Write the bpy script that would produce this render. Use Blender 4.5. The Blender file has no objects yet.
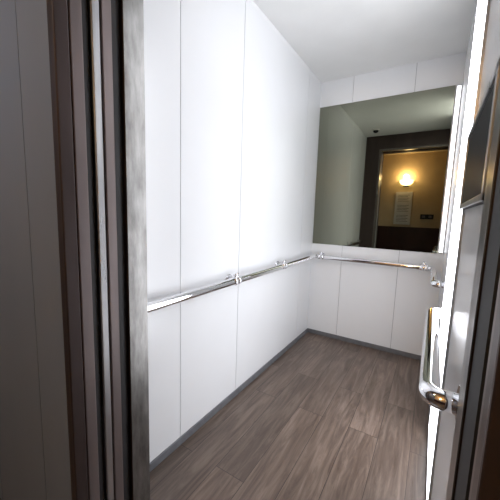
import bpy, bmesh, math
from mathutils import Vector, Matrix
scene = bpy.context.scene
H = 1.2
XL, XR, YB, YF, ZC = -1.014, 0.085, 2.80, 0.623, 2.43
OL, OR, OT = -0.785, 0.066, 2.20
LY = 0.38
LXL, LXR, LYB, LZ = -1.8, 0.9, -1.6, 2.55

# ---------------------------------------------------------------- materials
def mat(name, col, rough=0.5, metal=0.0, var=0.04, nscale=8.0, bump=0.0, stretch=(1,1,1), rvar=0.0, emis=None, estr=0.0, spec=0.5, coat=0.0):
    m = bpy.data.materials.new(name); m.use_nodes = True
    nt = m.node_tree; N = nt.nodes; L = nt.links
    b = N["Principled BSDF"]
    tc = N.new("ShaderNodeTexCoord"); mp = N.new("ShaderNodeMapping")
    mp.inputs["Scale"].default_value = stretch
    L.new(tc.outputs["Object"], mp.inputs["Vector"])
    nz = N.new("ShaderNodeTexNoise"); nz.inputs["Scale"].default_value = nscale; nz.inputs["Detail"].default_value = 5
    L.new(mp.outputs[0], nz.inputs["Vector"])
    rp = N.new("ShaderNodeValToRGB")
    rp.color_ramp.elements[0].position = 0.3; rp.color_ramp.elements[1].position = 0.7
    rp.color_ramp.elements[0].color = [max(0, c*(1-var)) for c in col]+[1]
    rp.color_ramp.elements[1].color = [min(1, c*(1+var)) for c in col]+[1]
    L.new(nz.outputs[0], rp.inputs[0]); L.new(rp.outputs[0], b.inputs["Base Color"])
    b.inputs["Roughness"].default_value = rough
    b.inputs["Metallic"].default_value = metal
    b.inputs["Specular IOR Level"].default_value = spec
    b.inputs["Coat Weight"].default_value = coat
    b.inputs["Coat Roughness"].default_value = 0.15
    if rvar:
        mr = N.new("ShaderNodeMapRange")
        mr.inputs[3].default_value = max(0.02, rough-rvar); mr.inputs[4].default_value = rough+rvar
        L.new(nz.outputs[0], mr.inputs[0]); L.new(mr.outputs[0], b.inputs["Roughness"])
    if bump:
        bp = N.new("ShaderNodeBump"); bp.inputs["Strength"].default_value = bump; bp.inputs["Distance"].default_value = 0.002
        L.new(nz.outputs[0], bp.inputs["Height"]); L.new(bp.outputs[0], b.inputs["Normal"])
    if emis:
        b.inputs["Emission Color"].default_value = (*emis, 1); b.inputs["Emission Strength"].default_value = estr
    return m

M_panel = mat("white_laminate", (0.78,0.79,0.805), 0.26, var=0.015, nscale=3, bump=0.01, coat=0.2)
M_seam = mat("panel_seam", (0.30,0.30,0.32), 0.7)
M_ceil = mat("ceiling_paint", (0.84,0.84,0.83), 0.5, var=0.02, nscale=5)
M_base = mat("skirting_grey", (0.17,0.175,0.19), 0.4, metal=0.3, var=0.15, nscale=20)
M_chrome = mat("chrome", (0.90,0.90,0.92), 0.05, metal=1.0, var=0.02)
M_steel = mat("brushed_steel", (0.50,0.50,0.51), 0.30, metal=1.0, var=0.15, nscale=40, stretch=(1,1,0.05), rvar=0.08)
M_dsteel = mat("dark_brushed_steel", (0.22,0.20,0.195), 0.36, metal=1.0, var=0.15, nscale=40, stretch=(1,1,0.05), rvar=0.06)
M_bronze = mat("dark_bronze", (0.075,0.055,0.052), 0.34, metal=0.6, var=0.2, nscale=12, stretch=(1,1,0.1), rvar=0.06)
M_brown = mat("brown_frame", (0.20,0.165,0.16), 0.36, metal=0.6, var=0.18, nscale=12, stretch=(1,1,0.1))
M_black = mat("black_channel", (0.012,0.011,0.012), 0.6, var=0.2)
M_mirror = mat("tinted_mirror", (0.24,0.245,0.19), 0.01, metal=1.0, var=0.01, nscale=1)
M_screen = mat("screen_glass", (0.012,0.012,0.014), 0.5, var=0.1, spec=0.1)
M_lobby = mat("lobby_plaster", (0.68,0.52,0.32), 0.8, var=0.06, nscale=6, bump=0.1)
M_lobdark = mat("lobby_wainscot", (0.055,0.02,0.016), 0.4, var=0.25, nscale=9, stretch=(1,1,0.2))
M_lobpan = mat("lobby_grey_panel", (0.155,0.18,0.235), 0.5, var=0.05, nscale=5, stretch=(1,1,0.2))
M_tile = mat("lobby_tile", (0.10,0.07,0.055), 0.35, var=0.25, nscale=7)
M_white = mat("white_enamel", (0.8,0.78,0.74), 0.4)
M_paper = mat("paper", (0.85,0.83,0.78), 0.8)
M_ink = mat("print_grey", (0.25,0.24,0.24), 0.8)
M_led = mat("led_diffuser", (0.9,0.9,0.95), 0.5, emis=(0.93,0.95,1.0), estr=5.4)
M_strip = mat("glowing_strip_face", (0.9,0.9,0.95), 0.5, emis=(0.93,0.95,1.0), estr=2.4)
M_fill = mat("added_fill_lens", (0.9,0.9,0.95), 0.5, emis=(0.85,0.92,1.0), estr=4.0)  # glowing face of the added landing fill light
M_glow = mat("sconce_glass", (0.9,0.8,0.6), 0.4, emis=(1.0,0.74,0.36), estr=26.0)
M_lobceil = mat("lobby_ceiling_paint", (0.5,0.40,0.28), 0.8)

def mottled():
    m = mat("mottled_steel", (0.5,0.5,0.5), 0.3, metal=1.0)
    nt = m.node_tree; N = nt.nodes; L = nt.links; b = N["Principled BSDF"]
    tc = N.new("ShaderNodeTexCoord")
    mp = N.new("ShaderNodeMapping"); mp.inputs["Scale"].default_value = (1,1,0.25)
    L.new(tc.outputs["Object"], mp.inputs[0])
    n2 = N.new("ShaderNodeTexNoise"); n2.inputs["Scale"].default_value = 34; n2.inputs["Detail"].default_value = 7; n2.inputs["Roughness"].default_value = 0.65
    L.new(mp.outputs[0], n2.inputs["Vector"])
    r = N.new("ShaderNodeValToRGB")
    r.color_ramp.elements[0].position = 0.30; r.color_ramp.elements[0].color = (0.12,0.115,0.11,1)
    r.color_ramp.elements[1].position = 0.72; r.color_ramp.elements[1].color = (0.29,0.285,0.275,1)
    L.new(n2.outputs[0], r.inputs[0]); L.new(r.outputs[0], b.inputs["Base Color"])
    b.inputs["Roughness"].default_value = 0.32
    return m
M_speck = mottled()

def wood():
    m = bpy.data.materials.new("wood_plank_vinyl"); m.use_nodes = True
    nt = m.node_tree; N = nt.nodes; L = nt.links; b = N["Principled BSDF"]
    tc = N.new("ShaderNodeTexCoord"); sp = N.new("ShaderNodeSeparateXYZ"); cb = N.new("ShaderNodeCombineXYZ")
    L.new(tc.outputs["Object"], sp.inputs[0]); L.new(sp.outputs[1], cb.inputs[0]); L.new(sp.outputs[0], cb.inputs[1])
    br = N.new("ShaderNodeTexBrick"); br.offset = 0.37; br.offset_frequency = 2
    br.inputs["Scale"].default_value = 1.0
    br.inputs["Brick Width"].default_value = 1.0; br.inputs["Row Height"].default_value = 0.155
    br.inputs["Mortar Size"].default_value = 0.0013; br.inputs["Mortar Smooth"].default_value = 0.2
    br.inputs["Color1"].default_value = (0,0,0,1); br.inputs["Color2"].default_value = (1,1,1,1)
    br.inputs["Mortar"].default_value = (0.5,0.5,0.5,1)
    L.new(cb.outputs[0], br.inputs["Vector"])
    mul = N.new("ShaderNodeVectorMath"); mul.operation = 'MULTIPLY'; mul.inputs[1].default_value = (7,7,7)
    L.new(br.outputs["Color"], mul.inputs[0])
    sc = N.new("ShaderNodeVectorMath"); sc.operation = 'MULTIPLY'; sc.inputs[1].default_value = (1.9,19,1)
    L.new(cb.outputs[0], sc.inputs[0])
    ad = N.new("ShaderNodeVectorMath"); ad.operation = 'ADD'
    L.new(sc.outputs[0], ad.inputs[0]); L.new(mul.outputs[0], ad.inputs[1])
    g = N.new("ShaderNodeTexNoise"); g.inputs["Scale"].default_value = 1.5; g.inputs["Detail"].default_value = 11
    g.inputs["Roughness"].default_value = 0.68; g.inputs["Distortion"].default_value = 0.9
    L.new(ad.outputs[0], g.inputs["Vector"])
    rp = N.new("ShaderNodeValToRGB"); e = rp.color_ramp.elements
    e[0].position = 0.28; e[0].color = (0.064,0.042,0.031,1)
    e[1].position = 0.76; e[1].color = (0.255,0.197,0.160,1)
    k = e.new(0.5); k.color = (0.135,0.098,0.078,1)
    L.new(g.outputs[0], rp.inputs[0])
    tone = N.new("ShaderNodeMapRange"); tone.inputs[3].default_value = 0.80; tone.inputs[4].default_value = 1.18
    L.new(br.outputs["Color"], tone.inputs[0])
    m1 = N.new("ShaderNodeMix"); m1.data_type = 'RGBA'; m1.blend_type = 'MULTIPLY'; m1.inputs[0].default_value = 1
    L.new(rp.outputs[0], m1.inputs[6]); L.new(tone.outputs[0], m1.inputs[7])
    m2 = N.new("ShaderNodeMix"); m2.data_type = 'RGBA'
    L.new(br.outputs["Fac"], m2.inputs[0]); L.new(m1.outputs[2], m2.inputs[6]); m2.inputs[7].default_value = (0.03,0.022,0.018,1)
    L.new(m2.outputs[2], b.inputs["Base Color"])
    b.inputs["Roughness"].default_value = 0.36
    bp = N.new("ShaderNodeBump"); bp.inputs["Strength"].default_value = 0.15; bp.inputs["Distance"].default_value = 0.001
    L.new(g.outputs[0], bp.inputs["Height"]); L.new(bp.outputs[0], b.inputs["Normal"])
    return m
M_wood = wood()

# ---------------------------------------------------------------- geometry helpers
def finish(name, bm, mats, parent=None, bevel=0.0, smooth=False):
    me = bpy.data.meshes.new(name); bm.normal_update(); bm.to_mesh(me); bm.free()
    for m in mats: me.materials.append(m)
    if smooth:
        for p in me.polygons: p.use_smooth = True
    ob = bpy.data.objects.new(name, me); scene.collection.objects.link(ob)
    if parent: ob.parent = parent
    if bevel:
        mod = ob.modifiers.new("bevel", 'BEVEL'); mod.width = bevel; mod.segments = 2; mod.limit_method = 'ANGLE'
    return ob

def add_box(bm, x0,x1,y0,y1,z0,z1, mi=0):
    vs = [bm.verts.new((x,y,z)) for z in (z0,z1) for y in (y0,y1) for x in (x0,x1)]
    for f in ((0,2,3,1),(4,5,7,6),(0,1,5,4),(2,6,7,3),(0,4,6,2),(1,3,7,5)):
        fc = bm.faces.new([vs[i] for i in f]); fc.material_index = mi

def boxes(name, lst, mats, parent=None, bevel=0.0):
    bm = bmesh.new()
    for b in lst: add_box(bm, *b)
    return finish(name, bm, mats, parent, bevel)

def fillet(pts, r, n=8):
    out = [Vector(pts[0])]
    for i in range(1, len(pts)-1):
        p0, p, p1 = Vector(pts[i-1]), Vector(pts[i]), Vector(pts[i+1])
        d0 = (p0-p); d1 = (p1-p)
        rr = min(r, d0.length*0.49, d1.length*0.49)
        a = p+d0.normalized()*rr; c = p+d1.normalized()*rr
        for k in range(n+1):
            t = k/n
            w = 0.78
            den = (1-t)**2+2*w*t*(1-t)+t*t
            out.append(((1-t)**2*a+2*w*t*(1-t)*p+t*t*c)/den)
    out.append(Vector(pts[-1])); return out

def tube(bm, pts, rad, seg=20, mi=0):
    rings = []; prev = None
    for i, p in enumerate(pts):
        if i == 0: t = (pts[1]-p).normalized()
        elif i == len(pts)-1: t = (p-pts[i-1]).normalized()
        else: t = ((pts[i+1]-p).normalized()+(p-pts[i-1]).normalized()).normalized()
        if prev is None:
            u = t.orthogonal().normalized()
        else:
            u = (prev - t*prev.dot(t)).normalized()
        prev = u; v = t.cross(u)
        rings.append([bm.verts.new(p+rad*(math.cos(2*math.pi*k/seg)*u+math.sin(2*math.pi*k/seg)*v)) for k in range(seg)])
    for a, b in zip(rings, rings[1:]):
        for k in range(seg):
            f = bm.faces.new((a[k], a[(k+1)%seg], b[(k+1)%seg], b[k])); f.material_index = mi; f.smooth = True
    bm.faces.new(rings[0][::-1]).material_index = mi; bm.faces.new(rings[-1]).material_index = mi

def cyl(bm, a, b, rad, seg=24, mi=0): tube(bm, [Vector(a), Vector(b)], rad, seg, mi)

def dome(bm, c, rx, ry, rz, zmin=-1, zmax=1, seg=28, rings=12, mi=0, amin=0, amax=2*math.pi):
    rows = []
    for i in range(rings+1):
        s = zmin+(zmax-zmin)*i/rings; s = max(-0.9999, min(0.9999, s)); q = math.sqrt(1-s*s)
        rows.append([bm.verts.new((c[0]+rx*q*math.cos(amin+(amax-amin)*k/seg), c[1]+ry*q*math.sin(amin+(amax-amin)*k/seg), c[2]+rz*s)) for k in range(seg+1)])
    for a, b in zip(rows, rows[1:]):
        for k in range(seg):
            f = bm.faces.new((a[k], a[k+1], b[k+1], b[k])); f.smooth = True; f.material_index = mi

# ---------------------------------------------------------------- elevator cab shell
G = 0.0016
def spans(a, b, cuts):
    e = [a]+sorted(c for c in cuts if a < c < b)+[b]
    return [(e[i]+(G if i else 0), e[i+1]-(G if i < len(e)-2 else 0)) for i in range(len(e)-1)]
lst = [(XL-0.03, XL-0.006, YF, YB, 0, ZC, 1)]
for a, b in spans(YF, YB, [1.0,1.5,2.5]): lst.append((XL-0.006, XL, a, b, 0.0, ZC, 0))
boxes("wall_left", lst, [M_panel, M_seam], bevel=0.0006)
lst = [(XL-0.03, XR+0.03, YB+0.006, YB+0.03, 0, ZC, 1)]
for a, b in spans(XL-0.03, XR+0.03, [-0.718,-0.233]): lst.append((a, b, YB, YB+0.006, 0.0, ZC, 0))
boxes("wall_back", lst, [M_panel, M_seam], bevel=0.0006)
lst = [(XR+0.006, XR+0.03, YF, YB, 0, ZC, 1)]
for a, b in spans(YF, YB, [1.23,1.8,2.4]): lst.append((XR, XR+0.006, a, b, 0.0, ZC, 0))
boxes("wall_right", lst, [M_panel, M_seam], bevel=0.0006)
# front return: dark bronze inside face, mottled steel on the reveal
boxes("wall_front", [(XL-0.03, OL-0.002, 0.558, YF, 0, ZC, 0), (OR+0.002, XR+0.03, 0.558, YF, 0, ZC, 0),
                     (OL-0.002, OR+0.002, 0.558, YF, OT+0.002, ZC, 0),
                     (OL-0.002, OL, 0.556, YF+0.002, 0, OT, 1), (OR, OR+0.002, 0.556, YF+0.002, 0, OT, 1),
                     (OL, OR, 0.556, YF+0.002, OT, OT+0.002, 1),
                     (OL-0.03, OL-0.002, YF, YF+0.003, 0, OT+0.03, 2), (OL-0.002, OR, YF, YF+0.003, OT+0.002, OT+0.03, 2)],
      [M_bronze, M_speck, M_dsteel], bevel=0.0006)
boxes("floor", [(XL-0.03, XR+0.03, YF, YB+0.03, -0.03, 0, 0)], [M_wood])
boxes("ceiling", [(XL-0.03, XR+0.03, 0.556, YB+0.03, ZC, ZC+0.03, 0)], [M_ceil])
BH = 0.042
boxes("baseboard_left", [(XL, XL+0.008, YF+0.003, YB, 0, BH, 0)], [M_base], bevel=0.002)
boxes("baseboard_back", [(XL+0.008, XR-0.008, YB-0.008, YB, 0, BH, 0)], [M_base], bevel=0.002)
boxes("baseboard_right", [(XR-0.008, XR, YF+0.003, YB, 0, BH, 0)], [M_base], bevel=0.002)

boxes("wall_mirror", [(XL+0.004, 0.040, YB-0.006, YB, 0.925, 2.205, 0)], [M_mirror])
# slim glowing strip for the bright line between the mirror and the corner
boxes("glowing_strip", [(0.046, 0.080, YB-0.008, YB, 0.925, 2.205, 1), (0.050, 0.076, YB-0.010, YB-0.008, 0.935, 2.195, 0)], [M_strip, M_steel])

# ---------------------------------------------------------------- handrails
RZ, RR = 0.805, 0.021
def post(bm, wall, rail):
    wall = Vector(wall); rail = Vector(rail); d = (rail-wall).normalized()
    cyl(bm, wall, wall+d*0.008, 0.032)
    cyl(bm, wall+d*0.006, rail, 0.013)
def collar(bm, p, axis):
    p = Vector(p); a = Vector(axis)
    cyl(bm, p-a*0.030, p-a*0.006, RR+0.005); cyl(bm, p+a*0.006, p+a*0.030, RR+0.005)
    cyl(bm, p+Vector((0,0,RR-0.004)), p+Vector((0,0,RR+0.014)), 0.010)
    dome(bm, (p.x, p.y, p.z+RR+0.016), 0.015, 0.015, 0.012, -1, 1)
bm = bmesh.new()
RX = XL+0.057; RY = YB-0.057; RXR = XR-0.055
tube(bm, fillet([(XL, 0.72, RZ),(RX, 0.72, RZ),(RX, RY, RZ),(RXR, RY, RZ),(RXR, 2.10, RZ),(XR, 2.10, RZ)], 0.05), RR)
cyl(bm, (XL,0.72,RZ), (XL+0.006,0.72,RZ), 0.034); cyl(bm, (XR,2.10,RZ), (XR-0.006,2.10,RZ), 0.034)
for y in (1.39, 2.03): post(bm, (XL,y,RZ-0.0), (RX,y,RZ)); collar(bm, (RX,y,RZ), (0,1,0))
for x in (-0.90, -0.04): post(bm, (x,YB,RZ), (x,RY,RZ)); collar(bm, (x,RY,RZ), (1,0,0))
finish("handrail", bm, [M_chrome])
bm = bmesh.new()
RXN = XR-0.060
tube(bm, fillet([(XR, 0.74, RZ),(RXN, 0.74, RZ),(RXN, 1.45, RZ),(XR, 1.45, RZ)], 0.055, 12), 0.0225, 28)
cyl(bm, (XR,0.74,RZ), (XR-0.007,0.74,RZ), 0.040); cyl(bm, (XR,1.45,RZ), (XR-0.007,1.45,RZ), 0.040)
finish("handrail", bm, [M_chrome])

# ---------------------------------------------------------------- right wall fixtures
C0, C1 = 1.235, 1.84
boxes("led_light_column", [(XR-0.008, XR, C0, C0+0.012, 0.045, 2.42, 1), (XR-0.008, XR, C1-0.012, C1, 0.045, 2.42, 1),
                           (XR-0.0085, XR, C0+0.012, C1-0.012, 0.045, 2.42, 0)], [M_led, M_steel])
Z0, Z1 = 1.235, 1.47
SB, SE = XR-0.014, 1.22
boxes("display_screen", [(SB, XR, 0.66, SE, Z0, Z1, 0), (SB-0.002, SB, 0.68, SE-.03, Z0+.018, Z1-.018, 1),
                         (SB-0.005, SB, 0.66, 0.68, Z0, Z1, 2),(SB-0.005, SB, SE-.03, SE, Z0, Z1, 2),
                         (SB-0.005, SB, 0.66, SE, Z0, Z0+.014, 2),(SB-0.005, SB, 0.66, SE, Z1-.014, Z1, 2)],
      [M_black, M_screen, M_steel], bevel=0.001)
bm = bmesh.new()
cyl(bm, (-0.82,1.01,ZC), (-0.82,1.01,ZC-0.02), 0.05, mi=0)
dome(bm, (-0.82,1.01,ZC-0.02), 0.037,0.037,0.032, -1, 0, mi=1)
finish("dome_camera", bm, [M_white, M_screen])

# ---------------------------------------------------------------- landing doorway
DT = OT
def portal(y0, y1, off, w):
    return [(OL-w, OL-off, y0, y1, 0, DT+w), (OR+off, OR+w, y0, y1, 0, DT+w), (OL-off, OR+off, y0, y1, DT+off, DT+w)]
emp = bpy.data.objects.new("elevator_door_frame", None); scene.collection.objects.link(emp)
W = 0.03
boxes("architrave", [(*b,0) for b in portal(LY-0.006, 0.408, 0.0, W)], [M_bronze], emp, 0.003)
boxes("inner_jamb", [(*b,0) for b in portal(0.412, 0.444, 0.004, W)], [M_brown], emp, 0.003)
boxes("gap_shade_channel", [(*b,0) for b in portal(0.444, 0.462, 0.012, W)], [M_black], emp)  # black boxes put in as the shade of the gap before the doors
boxes("door_track", [(OL, OR, 0.464, 0.554, DT+0.03, DT+0.10, 0)], [M_black], emp)
boxes("strike_channel", [(OR+0.004, OR+W, 0.464, 0.554, 0, DT+W, 0)], [M_black], emp)
emp2 = bpy.data.objects.new("sliding_elevator_door", None); scene.collection.objects.link(emp2)
boxes("leaf_outer", [(OL-0.46, OL-0.002, 0.466, 0.488, 0.004, DT+0.028, 0)], [M_steel], emp2, 0.003)
boxes("leaf_inner", [(OL-0.46, OL-0.004, 0.494, 0.524, 0.004, DT+0.028, 0)], [M_brown], emp2, 0.003)
boxes("leaf_gap_shade", [(OL-0.46, OL-0.012, 0.526, 0.552, 0.004, DT+0.028, 0)], [M_black], emp2)  # black filler standing in for the shaded gap behind the leaves
sl = [(OL, OR, LY, YF, -0.03, -0.004, 0)]
for i in range(9):
    y = LY+0.005+i*0.027; sl.append((OL, OR, y, y+0.017, -0.004, 0, 0))
boxes("door_sill", sl, [M_dsteel])

lw = []
zc = LZ
for a, b in ((LXL,-1.39),(-1.387,-0.992),(-0.989,OL-W)): lw.append((a,b,LY,LY+0.02,0,zc,0))
lw += [(OR+W, LXR, LY, LY+0.02, 0, zc, 0), (OL-W, OR+W, LY, LY+0.02, DT+W, zc, 0), (LXL, OL-W-0.02, LY+0.02, LY+0.03, 0, zc, 1)]
boxes("wall_landing", lw, [M_lobpan, M_black], bevel=0.001)
T = 0.05
WZ = 0.98
boxes("wall_lobby_back", [(LXL, LXR, LYB-T, LYB, 0, LZ, 0), (LXL, LXR, LYB, LYB+0.012, 0.12, WZ, 1), (LXL, LXR, LYB, LYB+0.02, WZ, WZ+0.03, 1), (LXL, LXR, LYB, LYB+0.018, 0, 0.12, 1)], [M_lobby, M_lobdark], bevel=0.002)
boxes("wall_lobby_left", [(LXL-T, LXL, LYB-T, LY+0.03, 0, LZ, 0)], [M_lobpan])
boxes("wall_lobby_right", [(LXR, LXR+T, LYB-T, LY+0.03, 0, LZ, 0)], [M_lobby])
boxes("floor_lobby", [(LXL-T, LXR+T, LYB-T, LY, -0.03, 0, 0)], [M_tile])
boxes("ceiling_lobby", [(LXL-T, LXR+T, LYB-T, LY+0.03, LZ, LZ+0.03, 0)], [M_lobceil])

# sconce
SX, SZ = -0.59, 2.0
bm = bmesh.new()
dome(bm, (SX, LYB+0.004, SZ), 0.13, 0.10, 0.11, -1, 0, mi=0, amin=0, amax=math.pi)
add_box(bm, SX-0.05, SX+0.05, LYB, LYB+0.012, SZ-0.13, SZ-0.02, 1)
finish("wall_sconce", bm, [M_glow, M_bronze])
def lamp(name, typ, loc, e, col, size=0.1, rot=None):
    d = bpy.data.lights.new(name, typ); d.energy = e; d.color = col
    d.shadow_soft_size = size
    o = bpy.data.objects.new(name, d); o.location = loc; scene.collection.objects.link(o)
    if rot: o.rotation_euler = rot
    return o
lamp("sconce_light", 'POINT', (SX, LYB+0.12, SZ+0.06), 24, (1.0,0.68,0.36), 0.05)
# added cool fill light for the landing panel, in an invented ceiling fitting
bm = bmesh.new()
cyl(bm, (-1.3,-0.35,LZ), (-1.3,-0.35,LZ-0.008), 0.06, mi=0); cyl(bm, (-1.3,-0.35,LZ-0.008), (-1.3,-0.35,LZ-0.010), 0.048, mi=1)
finish("added_fill_fitting", bm, [M_white, M_fill])
s = lamp("added_fill_spot", 'SPOT', (-1.3,-0.35,LZ-0.03), 40, (0.72,0.86,1.0), 0.05)
s.data.spot_size = math.radians(130); s.data.spot_blend = 0.7

nb = [(-0.77,-0.45,LYB,LYB+0.02,1.06,1.76,0)]
for i in range(3):
    z = 1.10+i*0.215
    nb.append((-0.745,-0.475,LYB+0.02,LYB+0.023,z,z+0.19,1))
    for k in range(5): nb.append((-0.725,-0.50-0.03*(k%2),LYB+0.023,LYB+0.0238,z+0.025+k*0.032,z+0.035+k*0.032,2))
boxes("notice_board", nb, [M_white, M_paper, M_ink], bevel=0.001)
boxes("hall_call_panel", [(-0.27,-0.03,LYB,LYB+0.02,1.19,1.29,0),(-0.24,-0.18,LYB+0.02,LYB+0.024,1.215,1.265,1),(-0.12,-0.06,LYB+0.02,LYB+0.024,1.215,1.265,1)], [M_black, M_dsteel], bevel=0.002)

# ---------------------------------------------------------------- world & camera
w = bpy.data.worlds.new("World"); scene.world = w; w.use_nodes = True
w.node_tree.nodes["Background"].inputs[0].default_value = (0.02,0.02,0.025,1)
w.node_tree.nodes["Background"].inputs[1].default_value = 0.3
F = 293.0
Yc = Vector((185, 31, -F)).normalized()
Xc = Vector((470, -51, 293)); Xc = (Xc - Yc*Xc.dot(Yc)).normalized()
Zc = Xc.cross(Yc)
cd = bpy.data.cameras.new("camera"); cam = bpy.data.objects.new("camera", cd); scene.collection.objects.link(cam)
R = Matrix((Xc, Yc, Zc)).to_4x4()
cam.matrix_world = Matrix.Translation((0,0,H)) @ R
cd.sensor_width = 36; cd.sensor_fit = 'HORIZONTAL'; cd.lens = F/500*36; cd.clip_start = 0.01
scene.camera = cam
scene.view_settings.view_transform = 'Standard'
